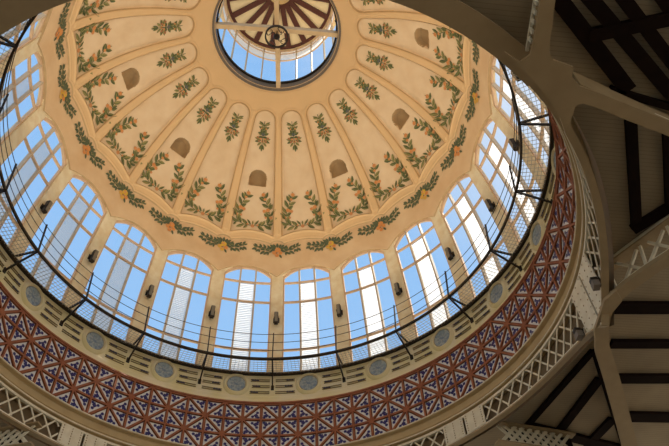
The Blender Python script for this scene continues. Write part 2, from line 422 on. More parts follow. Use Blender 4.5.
UM = .13
def window_parts():
    fr = MB(); uu = np.linspace(-HW, HW, 17)
    def bar(us, zs, w, d, m, off=-.12):
        pts = np.array([surf(u, sw(z), off, th0=0.) for u, z in zip(us, zs)]); nn = np.array([snorm(u, sw(z), th0=0.) for u, z in zip(us, zs)])
        fr.sweep(pts, nn, w, d, m)
    zz = np.linspace(Z_SILL+.1, float(ztop(HW)), 12)
    for sx in (-1, 1): bar([sx*(HW-.012)]*12, zz, .08, .12, M['frame'])
    bar(uu, ztop(uu)+.05, .17, .12, M['frame']); bar(uu, [Z_SILL+.14]*17, .08, .12, M['frame'])
    for um in (-UM, UM):
        z2 = np.linspace(Z_SILL+.1, float(ztop(um)), 14); bar([um]*14, z2, .085, .20, M['framegrey'], -.14)
    for zt in (27.02, 25.78, 22.78): bar(uu, [zt]*17, .085, .12, M['frame'])
    gl = MB()
    nz = 18; vs = []; fs = []
    for u in uu:
        for z in np.linspace(Z_SILL+.1, float(ztop(u)), nz): vs.append(surf(u, sw(z), -.14, th0=0.))
    for i in range(16):
        for q in range(nz-1): a = i*nz+q; fs.append((a, a+1, a+nz+1, a+nz))
    gl.add(vs, fs, M['glass'])
    rp = MB(); nh = 52; vs = []; fs = []
    zs = np.linspace(Z_SILL+.12, 27.0, 2*nh)
    for i, z in enumerate(zs):
        for u in (-UM, UM): vs.append(surf(u, sw(z), -.19-(.045 if i % 2 else 0), th0=0.))
    for i in range(2*nh-1): a = 2*i; fs.append((a, a+1, a+3, a+2))
    rp.add(vs, fs, M['frost'])
    return fr, gl, rp
fr, gl, rp = window_parts(); proto = None
for j in range(20):
    w = empty(f'window_{j+1}', (0, 0, Z_SILL), -(TH0+ST*((j if j < 11 else j-20)+WO))); w['kind'] = 'structure'
    if proto is None:
        proto = [fr.build('window_frame', w, (0,0,-Z_SILL)), gl.build('window_pane', w, (0,0,-Z_SILL)), rp.build('ribbed_panel', w, (0,0,-Z_SILL))]
    else:
        for q in proto: c = q.copy(); C.objects.link(c); c.parent = w
    

# ------------------------------------------------------------------ drum wall, frieze, cornice
mb = MB(); mb.revolve([(11.35,21.25),(10.98,21.25),(10.98,21.12),(11.02,21.05),(11.02,19.98),(10.98,19.93),(10.96,19.75),(10.86,19.52),(10.74,19.36),(10.60,19.30),(10.60,19.24)], M['drum'])
drum = mb.build('wall_drum', smooth=False); tag(drum, 'cream drum wall of grooved panels below the dome windows', kind='structure')
def groove_panel():
    g = MB(); o = MB()
    for sx in (-1, 1):
        for dz, u0, u1 in ((.27,.195,.46),(-.08,.215,.46),(-.43,.19,.46)):
            us = np.linspace(u0, u1, 6)*sx
            for ed in (-.05, .05):
                pts, nn = ringless(10.99, 20.6+dz+ed, us); g.sweep(pts, nn, .022, .05, M['drumrel'])
            us2 = np.linspace(u0+.02, u0+.11, 5)*sx
            pts, nn = ringless(10.985, 20.6+dz, us2); o.sweep(pts, nn, .035, .05, M['ornblue'])
            for q in (u0+.03, u0+.065, u0+.10):
                c = surfcyl(10.98, 20.6+dz, q*sx); o.box(c, (.03,0,.02), (0,.03,0), (-.03,0,.035), M['ornblue'])
    return g, o
def surfcyl(R, z, u): t = ST*u; return np.array([R*math.sin(t), R*math.cos(t), z])
def ringless(R, z, us): return [surfcyl(R, z, u) for u in us], [(math.sin(ST*u), math.cos(ST*u), 0) for u in us]
g, o_ = groove_panel(); g0 = None
for j in range(-5, 9):
    if g0 is None: g0 = g.build('wall_groove', drum); b0 = o_.build('groove_ornament', drum); pair = (g0, b0)
    else:
        pair = (g0.copy(), b0.copy())
        for c in pair: C.objects.link(c)
    for c in pair: c.parent = drum; c.rotation_euler = (0, 0, -(TH0+ST*j))
# medallions
md = MB(); n = 36
def ringdisc(r0, r1, y0, y1, m):   # annulus profile in local frame: +y outward, face toward -y
    vs = []; fs = []
    for i in range(n):
        t = 2*PI*i/n; c, s_ = math.cos(t), math.sin(t); vs += [(r0*c, y0, r0*s_), (r1*c, y1, r1*s_)]
    for i in range(n): j = (i+1) % n; fs.append((2*i, 2*i+1, 2*j+1, 2*j))
    return vs, fs, m
rim = MB()
for a in ((.60,.66,-.04,.03),(.52,.60,-.10,-.04),(.49,.52,-.10,-.10),(.45,.49,-.02,-.10)): rim.add(*ringdisc(*a, M['drum']))
rim.add(*ringdisc(.425,.45,-.03,-.02, M['drumrel']))
fc = MB(); fc.add([(.44*math.cos(2*PI*i/n), -.02, .44*math.sin(2*PI*i/n)) for i in range(n)], [tuple(range(n))], M['mosaic'])
for i in range(8):
    t = 2*PI*i/8; c, s_ = math.cos(t), math.sin(t)
    fc.add([(.06*c, -.03, .06*s_), (.2*c-.05*s_, -.03, .2*s_+.05*c), (.34*c, -.03, .34*s_), (.2*c+.05*s_, -.03, .2*s_-.05*c)], [(0,1,2,3)], M['star'])
names = {-4:'just past the left picture edge', -3:'first from the left', -2:'second from the left', -1:'third from the left', 0:'fourth from the left, left of the middle pier', 1:'fifth from the left, right of the middle pier',
         2:'sixth from the left', 3:'seventh from the left', 4:'eighth from the left', 5:'ninth from the left', 6:'narrowest, edge on at the right'}
proto = None
for j in range(-3, 7):
    t = -(TH0+ST*j); e = empty('wall_medallion', tuple(cyl(10.99, 20.6, j)), t)
    tag(e, 'round blue-grey mosaic medallion under the windows, '+names[j], 'medallion', 'round mosaic medallions on the drum')
    if proto is None: proto = [rim.build('medallion_rim', e), fc.build('mosaic_disc', e)]
    else:
        for q in proto: c = q.copy(); C.objects.link(c); c.parent = e

# tiled frieze
ZT, ZB, RF = 19.20, 16.62, 10.60; ZL = [19.17, 18.34, 17.51, 16.66]; K0 = .62-.25*4
fz = empty('wall_frieze', (0,0,ZB)); tag(fz, 'terracotta band with triangular blue and white tiles round the drum', 'tile frieze', kind='structure')
mb = MB(); mb.revolve([(RF+.02,ZT+.06),(RF+.02,ZB)], M['terra'])
mb.revolve([(RF+.0,ZT+.10),(RF-.10,ZT+.08),(RF-.12,ZT),(RF-.06,ZT-.04),(RF+.02,ZT-.05)], M['terra'])
def fp(i, z, off=.0): return cyl(RF-off, z, K0+.25*i)
def fbar(a, b, w, d):
    (i0, z0), (i1, z1) = a, b; P_ = [fp(i0+(i1-i0)*t, z0+(z1-z0)*t, .03) for t in (0,.5,1)]; nn = [rad(K0+.25*(i0+(i1-i0)*t)) for t in (0,.5,1)]
    mb.sweep(P_, nn, w, d, M['terra'])
tl = MB(); bl = MB()
for z in ZL:
    P_, nn = ringpts(RF-.03, z, 160); mb.sweep(P_, nn, .09, .10, M['terra'], closed=True)
full = lambda i, j: (i+j-1) % 2 == 0
for i in range(80):
    mb.sweep([fp(i, ZT, .03), fp(i, ZB, .03)], [rad(K0+.25*i)]*2, .08, .10, M['terra'])
    for j in range(3):
        zt, zb = ZL[j], ZL[j+1]
        if full(i, j): a, b = (i, zt), (i+1, zb); tris = [[(i,zt),(i+1,zt),(i+1,zb)], [(i,zt),(i+1,zb),(i,zb)]]; rc = [1, 2]
        else: a, b = (i, zb), (i+1, zt); tris = [[(i,zb),(i,zt),(i+1,zt)], [(i,zb),(i+1,zt),(i+1,zb)]]; rc = [1, 2]
        fbar(a, b, .075, .09)
        for T, r_ in zip(tris, rc):
            T = np.array(T, float); X = T.copy(); X[:,0] *= .8325
            e = [np.linalg.norm(X[(q+1) % 3]-X[(q+2) % 3]) for q in range(3)]; ic = (X*np.array(e)[:,None]).sum(0)/sum(e); inr = .5*abs(np.cross(X[1]-X[0], X[2]-X[0]))*2/sum(e)
            f = 1-.07/inr; Y = ic+(X-ic)*f; P_ = [fp(y[0]/.8325, y[1], .015) for y in Y]; tl.add(P_, [(0,1,2)], M['tilewhite'])
            def blob(c, r, n=6, m=M['tileblue']):
                bl.add([fp((c[0]+r*math.cos(2*PI*q/n))/.8325, c[1]+r*math.sin(2*PI*q/n), .02) for q in range(n)], [tuple(range(n))], m)
            R_ = X[r_]; dirn = (ic-R_)/np.linalg.norm(ic-R_); pr = np.array([-dirn[1], dirn[0]])
            blob(ic-dirn*.01, .115, 4); blob(ic+pr*.15+dirn*.05, .075); blob(ic-pr*.15+dirn*.05, .075); blob(ic-dirn*.15, .07); blob(ic+pr*.07-dirn*.09, .05, 4)
for nm, q in (('terracotta_lattice', mb), ('white_tiles', tl), ('blue_glaze', bl)):
    o = q.build(nm); under(o, fz)
for i in range(0):
    pass
# cornice under the frieze
mb = MB(); mb.revolve([(10.62,16.68),(10.48,16.66),(10.48,16.62),(10.36,16.60),(10.36,16.54),(10.50,16.50),(10.50,16.44),(10.46,16.40),(10.46,16.18),(10.50,16.14),(10.50,16.10),(10.38,16.06),(10.34,16.00),(10.36,15.95),(10.48,15.93),(10.48,15.88),(10.9,15.86)], M['cornice'])
P_, nn = ringpts(10.36, 16.59, 240); mb.sweep(P_, nn, .045, .05, M['whiteiron'], closed=True); P_, nn = ringpts(10.35, 15.99, 240); mb.sweep(P_, nn, .04, .04, M['whiteiron'], closed=True)  # cream beads put edge highlights on the moulding as colour
cor = mb.build('trim_1'); tag(cor, 'moulded ochre cornice ring below the tiled frieze', kind='structure')

# ------------------------------------------------------------------ gallery walkway
gw = empty('gallery_walkway', (0,0,21.2)); tag(gw, 'dark iron ring walkway with grated floor and wire railing below the dome windows', 'walkway')
RI, RO = 9.78, 10.86
def gpart(mb, name, **kw): o = mb.build(name, **kw); return under(o, gw)
mb = MB(); P_, nn = ringpts(RI, 21.2, 240); mb.sweep(P_, nn, .11, .08, M['iron'], closed=True); gpart(mb, 'inner_rim')
mb = MB(); P_, nn = ringpts(RO+.06, 21.22, 240); mb.sweep(P_, nn, .16, .14, M['iron'], closed=True); gpart(mb, 'outer_rim')
mb = MB()
for r in np.linspace(RI+.12, RO-.08, 7): P_, nn = ringpts(r, 21.2, 200); mb.sweep(P_, nn, .02, .012, M['grate'], closed=True)
for i in range(360):
    k = 20*i/360; a = cyl(RI, 21.2, k); b = cyl(RO, 21.2, k); t = np.cross(rad(k), (0,0,1))
    mb.box((a+b)/2, (b-a)/2, t*.006, (0,0,.01), M['grate'])
gpart(mb, 'floor_grating')
for h, r in ((22.9, 9.955), (22.33, 9.90), (21.77, 9.84)):
    mb = MB(); P_, nn = ringpts(r, h, 240); mb.tube(P_, .016, M['rail'], closed=True, n=5); gpart(mb, 'rail_wire')
post = MB(); el = surfcyl(RI-.03, 21.2, 0); tp = surfcyl(9.96, 22.98, 0); ft = surfcyl(10.99, 20.45, 0); wl = surfcyl(10.86, 21.25, 0)
post.sweep([el-np.array([0,0,.06]), tp], (1,0,0), .07, .05, M['iron'])
arm = MB(); arm.sweep([el, wl], (1,0,0), .10, .06, M['iron']); arm.sweep([el-np.array([0,0,.04]), ft], (1,0,0), .09, .06, M['iron']); arm.box(ft, (.07,0,0), (0,.03,0), (0,0,.12), M['iron'])
p0 = None
for j in range(20):
    if p0 is None: p0 = post.build('railing_post'); a0 = arm.build('wall_bracket'); q = (p0, a0)
    else:
        q = (p0.copy(), a0.copy())
        for c in q: C.objects.link(c)
    for c in q: c.parent = gw; c.location = (0,0,-21.2); c.rotation_euler = (0,0,-(TH0+ST*(j+.5)))

# ------------------------------------------------------------------ floodlights on the piers
hs = MB(); hs.box((0,-.20,.0), (.10,0,0), (0,.09,.02), (0,-.03,.36), M['iron']); hs.box((0,-.10,0), (.05,0,0), (0,.10,0), (0,0,.06), M['iron']); hs.box((0,-.02,0), (.16,0,0), (0,.02,0), (0,0,.16), M['iron'])
for sx in (-1, 1): hs.box((sx*.115,-.16,0), (.012,0,0), (0,.12,0), (0,0,.05), M['iron'])
ln = MB(); ln.box((0,-.31,.02), (.08,0,0), (0,.012,.0), (0,-.03,.31), M['lens'])
lab = {-4:'on the first pier at the left edge', -3:'on the second pier from the left', -2:'on the third pier from the left', -1:'on the pier left of the middle pier', 0:'on the middle pier straight below the lantern',
       1:'on the pier right of the middle pier', 2:'on the second pier right of the middle pier', 3:'on the third pier right of the middle pier', 4:'on the fourth pier right of the middle pier', 5:'on the fifth pier right of the middle pier', 6:'on the brightly lit pier highest up at the right'}
proto = None; lamps = []
for j in range(-5, 15):
    k = j+.5+WO; zc = 24.55; base = surf(k, S_of_z(zc), 0.)
    if j in lab:
        e = empty('wall_light', tuple(base), -(TH0+ST*k)); tag(e, 'dark iron floodlight box '+lab[j], 'light', 'floodlights on the window piers')
        if proto is None: proto = [hs.build('lamp_housing', e), ln.build('lamp_glass', e)]
        else:
            for q in proto: c = q.copy(); C.objects.link(c); c.parent = e
    ld = bpy.data.lights.new('floodlight', 'SPOT'); ld.energy = 186; ld.spot_size = 2.5; ld.spot_blend = .9; ld.color = (1,.885,.70); ld.shadow_soft_size = .15
    lo = bpy.data.objects.new('floodlight', ld); C.objects.link(lo); lp = surf(k, S_of_z(zc), .60); lo.location = lp
    tgt = Vector((0, 0, 33.)); lo.rotation_euler = (tgt-Vector(lp)).to_track_quat('-Z', 'Y').to_euler(); lamps.append(ld)

# ------------------------------------------------------------------ lantern
la = empty('lantern', (0,0,36.6)); tag(la, 'glazed round lantern over the dome opening with dark ribbed roof', 'skylight')
def lpart(mb, name, par=la, **kw): return under(mb.build(name, **kw), la) if par is la else None
mb = MB(); mb.revolve([(3.78,36.58),(3.60,36.50),(3.50,36.56),(3.46,36.72),(3.46,37.15)], M['curb']); lpart(mb, 'curb_ring')
mb = MB(); P_, nn = ringpts(3.60, 36.56, 120); mb.sweep(P_, nn, .07, .10, M['iron'], closed=True); lpart(mb, 'lower_iron_ring')
mb = MB(); P_, nn = ringpts(3.40, 37.2, 120); mb.sweep(P_, nn, .16, .10, M['iron'], closed=True)
for j in range(20): mb.box(cyl(3.36, 37.1, j+.0) if j % 3 == 0 else cyl(3.40, 37.2, j), rad(j)*.05, np.cross(rad(j),(0,0,1))*.04, (0,0,.08), M['iron'])
lpart(mb, 'upper_iron_ring')
LR = 3.42; LZ0, LZ1 = 37.2, 41.75
mb = MB()
for j in range(20): mb.sweep([cyl(LR, LZ0, j+.5), cyl(LR, LZ1, j+.5)], [rad(j+.5)]*2, .07, .10, M['beam'])
for z, h in ((40.3,.06),(41.3,.06),(41.7,.08)): P_, nn = ringpts(LR, z, 120); mb.sweep(P_, nn, h, .08, M['frame'], closed=True)
lpart(mb, 'glazing_frame')
mb = MB(); mb.revolve([(LR+.02,LZ0),(LR+.02,40.3)], M['glass'], n=80); lpart(mb, 'clear_glazing')
mb = MB(); mb.revolve([(LR+.02,40.3),(LR+.02,41.7)], M['frost'], n=80); lpart(mb, 'frosted_glazing')
mb = MB(); mb.revolve([(3.9,41.72),(3.2,41.86),(.8,43.0),(.78,43.6),(.05,43.75)], M['roofpanel'], n=80); lpart(mb, 'roof_board')
for R_, z, w in ((3.2, 41.80, .16), (.82, 42.93, .14)):
    mb = MB(); P_, nn = ringpts(R_, z, 100); mb.sweep(P_, nn, w*.9, w, M['roofwood'], closed=True); lpart(mb, 'roof_ring')
mb = MB(); mb.sweep([np.array([0,3.18,41.78]), np.array([0,.85,42.90])], (0,0,1), .32, .12, M['roofwood']); r0 = None
for j in range(18):
    if r0 is None: r = r0 = mb.build('roof_rib')
    else: r = r0.copy(); C.objects.link(r)
    r.parent = la; r.location = (0,0,-36.6); r.rotation_euler = (0,0,-(TH0+ST*.5+2*PI*(j+.5)/18))
def crossbeam(k, name, hi, label):
    mb = MB(); a, b = cyl(3.46, hi, k), cyl(3.46, hi, k+10); n_ = 16
    up = np.array([0,0,1.]); pts = [a+(b-a)*t+up*(.10*(1-(2*t-1)**2)) for t in np.linspace(0, 1, n_)]
    sd = np.cross((b-a)/np.linalg.norm(b-a), up)
    mb.sweep(pts, up, .26, .05, M['beam']); mb.sweep([p+up*.34 for p in pts], up, .26, .05, M['beam'])
    for sx in (-1, 1): mb.sweep([p+up*.17+sd*sx*.10 for p in pts], up, .03, .32, M['beam'])
    o = lpart(mb, name); o['label'] = label
crossbeam(.5, 'cross_beam', 36.62, 'cream beam running toward the middle pier'); crossbeam(5.3, 'cross_beam', 36.82, 'cream beam spanning the opening crosswise')
# hanging iron hoop
hp = empty('iron_hoop_ornament', (0,0,35.6)); tag(hp, 'black wrought iron hoop with scrolls hanging where the lantern beams cross', 'ornament')
def hpart(mb, name, **kw): return under(mb.build(name, **kw), hp)
zc = 36.0; mb = MB(); t_ = np.linspace(0, 2*PI, 48, endpoint=False)
mb.sweep(np.stack([.62*np.cos(t_), .62*np.sin(t_), 0*t_+zc], 1), np.stack([np.cos(t_), np.sin(t_), 0*t_], 1), .16, .08, M['iron'], closed=True); hpart(mb, 'hoop')
for i in range(4):
    a = i*PI/2+.4; mb = MB(); c, s_ = math.cos(a), math.sin(a)
    pts = []
    for q in np.linspace(0, 1, 20):
        r = .12+.48*q; w_ = .16*math.sin(q*2*PI); pts.append((r*c-w_*s_, r*s_+w_*c, zc))
    for q in np.linspace(0, 1.6*PI, 14):
        rr_ = .11*(1-q/7); pts.append(((.40)*c-(.13)*s_+rr_*math.cos(q+a), .40*s_+.13*c+rr_*math.sin(q+a), zc-.02)) if q > 0 else None
    mb.tube(pts[:20], .022, M['iron']); mb.tube(pts[20:], .02, M['iron']); hpart(mb, 'scroll')
mb = MB(); pr = [(.01,.30),(.06,.26),(.05,.16),(.15,.08),(.19,0),(.15,-.10),(.07,-.17),(.09,-.22),(.01,-.30)]
vs = []; fs = []
for i in range(16):
    for r, z in pr: vs.append((r*math.cos(2*PI*i/16), r*math.sin(2*PI*i/16), zc+z))
for i in range(16):
    j = (i+1) % 16
    for q in range(len(pr)-1): fs.append((i*9+q, i*9+q+1, j*9+q+1, j*9+q))
mb.add(vs, fs, M['iron']); mb.tube([(0,0,zc+.25),(0,0,36.75)], .03, M['iron']); hpart(mb, 'knob', smooth=True)

# ------------------------------------------------------------------ lattice ring girder
NODE = lambda m: .65+2.5*m
RL = 10.44
def zb(k):
    d = min(abs(k-5.65-10*q/1.0) for q in (-2,-1,0,1)); d = min(d, *[abs(k-.65-10*q) for q in (-1,0,1)]) if False else d
    dd = min(abs(((k-5.65)+2.5) % 5-2.5), 2.5); return 14.96-1.30*math.exp(-dd/.75)*(1-dd/2.6)
where = {-2:'at the lower left corner', -1:'left of the picture bottom', 0:'at the bottom, right of the middle', 1:'left of the forked tan node', 2:'at the right side above the forked tan node', 3:'nearest the camera, crossing the top right', 4:'above the top edge on the near side', 5:'at the top left corner on the near side'}
for m in (-2, -1, 0, 1, 2, 3, 4, 5):
    ka, kb = NODE(m), NODE(m+1)
    gd = empty('lattice_girder', tuple(cyl(RL, 15.86, (ka+kb)/2))); tag(gd, 'cream diamond lattice girder, '+where[m], 'girder', 'curved lattice girders of the ring')
    k = np.linspace(ka, kb, 26); zz = [zb(q) for q in k]
    mb = MB(); P_, nn = ringpts(RL, 15.80, 26, ka, kb); mb.sweep(P_, nn, .09, .12, M['whiteiron']); under(mb.build('top_chord'), gd)
    mb = MB(); mb.sweep([cyl(RL+.03 if m < 3 else RL+.18, z-.05, q) for q, z in zip(k, zz)], [rad(q) for q in k], .06, .22 if m < 3 else .60, M['tanbeam']); mb.sweep([cyl(RL-.01, z+.02, q) for q, z in zip(k, zz)], [rad(q) for q in k], .07, .06, M['whiteiron']); under(mb.build('bottom_flange'), gd)
    mb = MB(); vs = [v for q, z in zip(k, zz) for v in (cyl(RL+.30, 15.95, q), cyl(RL+.30, z-.05, q))]; mb.add(vs, [(2*i, 2*i+1, 2*i+3, 2*i+2) for i in range(25)], M['web']); under(mb.build('backing_board'), gd)
    mb = MB(); dk = 1/(ST*RL); sp = .60
    ke, kf = ka+.30, kb-.30
    for sg in (-1, 1):
        x = ke*ST*RL-3
        while x < kf*ST*RL+3:
            pts = []
            for t in np.linspace(0, 1, 20):        # from the top chord down to the flange at about 50 degrees
                z = 15.82-t*1.9; q = (x+sg*t*1.9*.80)*dk
                if ke <= q <= kf and z >= zb(q)+.02: pts.append((q, z))
            if len(pts) > 1: mb.sweep([cyl(RL+.02*sg, z, q) for q, z in pts], [rad(q) for q, z in pts], .062, .03, M['whiteiron'])
            x += sp
    under(mb.build('diagonal_lattice'), gd)
    wheres = {-2:'at the bottom left beside the lattice', 0:'', 1:'at the bottom right under the frieze', 2:'behind the forked tan node at the right', -1:'under the left of the picture'}
for m, txt in ((-1, 'at the bottom left between two lattice girders'), (1, 'at the bottom right between two lattice girders'), (2, 'at the right above the forked tan node')):
    kc = NODE(m); gp = empty('gusset_plate', tuple(cyl(RL, 15.0, kc))); tag(gp, 'pair of cream riveted steel plates '+txt, 'steel plate', 'riveted plates of the ring girder')
    for sx in (-1, 1):
        mb = MB(); us = np.linspace(.015, .30, 6)*sx; vs = []
        for d in (-.06, -.02):
            for u in us: vs += [cyl(RL+d, 15.84, kc+u), cyl(RL+d, zb(kc+u)+.04, kc+u)]
        fs = []
        for i in range(5): a = 2*i; fs += [(a, a+1, a+3, a+2), (12+a, 12+a+2, 12+a+3, 12+a+1), (a, a+2, 12+a+2, 12+a), (a+1, 12+a+1, 12+a+3, a+3)]
        fs += [(0, 12, 13, 1), (10, 11, 23, 22)]
        mb.add(vs, fs, M['whiteiron'])
        for u in (.04, .155, .27):
            z0 = zb(kc+u*sx)+.14; nn_ = 7
            for z in np.linspace(z0, 15.74, nn_): 
                c = cyl(RL-.065, z, kc+u*sx); r_ = rad(kc); t = np.cross(r_, (0,0,1)); mb.box(c, t*.018, r_*.012, (0,0,.018), M['tanbeam'])
        under(mb.build('plate'), gp)

# small boxes clamped to the ring beside the forked node
for k, txt in ((5.28, 'lower grey clamp box on the ring left of the forked tan node'), (5.98, 'upper grey clamp box on the ring above the forked tan node')):
    z = zb(k)+.06; c = cyl(RL-.22, z, k); e = empty('clamp_box', tuple(c), -(TH0+ST*k)); tag(e, txt, 'fixture', 'clamp boxes on the ring')
    mb = MB(); mb.box((0,0,-.05), (.13,0,0), (0,.10,0), (0,0,.11), M['curb']); mb.build('box_body', e)
    mb = MB(); mb.box((0,.0,.14), (.10,0,0), (0,.10,0), (0,0,.06), M['iron']); mb.box((0,.12,.05), (.05,0,0), (0,.08,0), (0,0,.16), M['iron']); mb.build('clamp', e)

for k in (5.28, 5.98, 10.3, 11.0):     # added fill spots near the ring, brightening frieze, drum and piers
    ld = bpy.data.lights.new('ring_floodlight', 'SPOT'); ld.energy = 340 if k < 8 else 190; ld.spot_size = 2.3; ld.spot_blend = .8; ld.color = (1,.88,.70); ld.shadow_soft_size = .12
    lo = bpy.data.objects.new('ring_floodlight', ld); C.objects.link(lo); lp = cyl(RL-.5, 14.7, k); lo.location = lp
    lo.rotation_euler = (Vector((0,0,21.5))-Vector(lp)).to_track_quat('-Z', 'Y').to_euler()
# ------------------------------------------------------------------ roof outside the ring
ZC = 15.28
mb = MB(); vs = []; n = 120
for i in range(n):
    t = 2*PI*i/n; 
    for R_ in (10.75, 40): vs.append((R_*math.sin(t), R_*math.cos(t), ZC))
for i in range(n): vs_ = None
mb.add(vs, [(2*i, 2*((i+1) % n), 2*((i+1) % n)+1, 2*i+1) for i in range(n)], M['boards'])
o = mb.build('ceiling_boards'); tag(o, 'beige painted board ceiling round the dome ring', kind='structure')
TIMB = [((9.3,-7.56,10.97,-3.97,.35),'dark timber strut across the beige boards right of the dome ring'),
 ((10.88,-3.88,12.01,-5.24,.41),'dark timber along the top of the white truss'),
 ((10.34,-7.45,11.67,-4.7,.24),'dark timber at the right picture edge beyond the strut'),
 ((11.27,-.65,14.07,-.88,.56),'dark timber bar right of the forked tan node, topmost of four'),
 ((12.13,1.03,14.88,.81,.41),'dark timber bar right of the tan arm, second of four from the top'),
 ((13.07,2.83,15.74,2.63,.52),'dark timber bar right of the tan arm, third of four from the top'),
 ((14.26,5.0,16.81,4.89,.62),'dark timber bar right of the tan arm, lowest of four'),
 ((11.64,1.43,10.61,5.89,.24),'thin dark timber edge of the triangle, on its dome side'),
 ((10.55,5.83,14.86,7.08,.53),'thick dark timber at the foot of the triangle'),
 ((11.64,1.43,15.09,7.13,.17),'thin dark timber edge of the triangle, beside the tan arm'),
 ((12.44,2.87,12.01,6.12,.38),'dark timber bar crossing the triangle, upper of two'),
 ((13.84,5.16,13.46,6.96,.43),'dark timber bar crossing the triangle, lower of two'),
 ((6.27,-10.43,8.95,-8.27,.46),'broad dark rafter at the top right, nearest the forked hub'),
 ((7.01,-10.51,10.81,-7.77,.41),'broad dark rafter at the top right, second from the hub'),
 ((7.8,-10.59,10.4,-8.61,.36),'broad dark rafter at the top right, third from the hub'),
 ((8.68,-10.69,9.84,-9.8,.28),'dark rafter in the top right corner'),
 ((7.41,-9.56,9.6,-10.31,.37),'dark cross timber tying the top right rafters'),
 ((8.45,-8.24,10.78,-7.82,.21),'thin dark timber along the tan arm at the top right')]
TI = 0
for (x0, y0, x1, y1, w), lb in TIMB:
    mb = MB(); L = math.hypot(x1-x0, y1-y0); dz = .006*(TI % 5) if TI != 16 else .05; TI += 1; w *= .86
    mb.box((L/2,0,-.06-dz/2), (L/2,0,0), (0,w/2,0), (0,0,.06+dz/2), M['timber'])
    o = mb.build('roof_timber', None, (x0, y0, ZC-.005), math.atan2(y1-y0, x1-x0)); tag(o, lb, 'timber', 'dark roof timbers round the dome ring')
HUB2 = [(5.22,-9.26),(5.64,-9.06),(5.82,-9.25),(5.8,-9.61),(5.64,-10.65),(5.96,-10.69),(6.16,-9.7),(6.24,-9.37),(6.4,-9.19),(6.66,-9.14),(6.93,-9.07),(6.99,-8.82),(7.26,-8.61),(7.81,-8.48),(10.47,-7.75),(10.67,-7.33),(8.68,-7.86),(7.91,-8.09),(7.49,-8.18),(7.33,-8.08),(7.36,-7.7),(7.38,-7.27),(7.07,-7.72),(6.63,-8.18),(6.24,-8.53),(5.68,-8.94)]
HUB1 = [(10.25,-1.02),(10.65,-.05),(11.45,1.27),(13.02,3.97),(14.0,5.72),(14.61,5.68),(12.86,2.66),(11.77,.84),(10.98,-.4),(10.69,-1.06),(10.51,-1.83),(10.62,-2.34),(10.28,-2.71),(10.08,-2.29),(10.15,-1.8)]
h2 = empty('beam_hub', (6.7,-8.7,14.4)); tag(h2, 'broad tan steel hub with arms at the top right of the dome ring', 'steel beam')
mb = MB(); mb.prism(HUB2, 14.38, 14.46, M['tanbeam']); under(mb.build('soffit_plate'), h2)
mb = MB(); mb.sweep([(5.82,-10.5,14.86),(6.05,-9.2,14.86)], (1,0,0), .78, .05, M['tanbeam']); mb.sweep([(7.3,-8.6,14.86),(10.5,-7.6,14.86)], (0,1,0), .78, .05, M['tanbeam']); under(mb.build('web_plate'), h2)
mb = MB()
for a, b in (((5.66,-10.5,14.75),(5.86,-9.2,14.75)), ((7.25,-8.52,14.8),(10.5,-7.62,14.8))):
    a, b = np.array(a), np.array(b); L = np.linalg.norm(b-a); d = (b-a)/L; mb.sweep([a, b], (0,0,1), .07, .05, M['whiteiron'])
    for i in range(int(L/.22)):
        c = a+d*(.11+.22*i); mb.box(c+np.array([0,0,-.12]), d*.05, np.cross(d,(0,0,1))*.02, (0,0,.10), M['whiteiron'])
under(mb.build('riveted_edge'), h2)
h1 = empty('beam_node', (10.3,-1.4,13.8)); tag(h1, 'forked tan steel node at the right of the ring, long arm toward bottom right', 'steel beam')
mb = MB(); mb.prism(HUB1, 13.76, 13.86, M['tanbeam']); under(mb.build('soffit_plate'), h1)
mb = MB(); mb.sweep([(10.6,-.8,14.55),(14.3,5.7,14.55)], (1,-.5,0), 1.4, .05, M['tanbeam']); under(mb.build('web_plate'), h1)
# white truss rising from the node
tr = empty('arch_truss', (10.4,-1.9,14.0)); tag(tr, 'cream riveted truss running from the forked node to the right picture edge', 'truss')
dr = np.array([.48,-.88]); dr /= np.hypot(*dr); NT = np.array([-dr[1], dr[0], 0])
tp_ = lambda d, z, o=0.: np.array([10.4+dr[0]*d, -1.9+dr[1]*d, z])+NT*o
mb = MB(); mb.sweep([tp_(.1,15.24),tp_(4.4,15.02)], NT, .20, .30, M['whiteiron']); mb.sweep([tp_(.1,15.14),tp_(4.4,14.92)], NT, .06, .42, M['tanbeam']); under(mb.build('top_chord'), tr)
mb = MB(); pts = [tp_(-.15,13.84),tp_(.1,13.98),tp_(.35,14.07),tp_(.8,14.11),tp_(1.6,14.08),tp_(2.4,14.0),tp_(4.4,13.9)]
mb.sweep(pts, NT, .14, .42, M['tanbeam']); mb.sweep([p+np.array([0,0,.14]) for p in pts], NT, .16, .14, M['whiteiron']); under(mb.build('bottom_chord'), tr)
for a, b in (((.55,15.1),(.5,14.3)), ((.85,15.1),(1.45,14.3)), ((1.6,15.0),(.85,14.3)), ((1.75,15.1),(1.6,14.25)), ((2.55,14.95),(1.7,14.25)), ((2.0,14.95),(2.5,14.2)), ((2.7,15.0),(2.6,14.2)), ((3.3,14.9),(2.7,14.2)), ((2.9,14.95),(3.5,14.2))):
    mb = MB(); mb.sweep([tp_(*a), tp_(*b)], NT, .085, .08, M['whiteiron']); under(mb.build('truss_member'), tr)
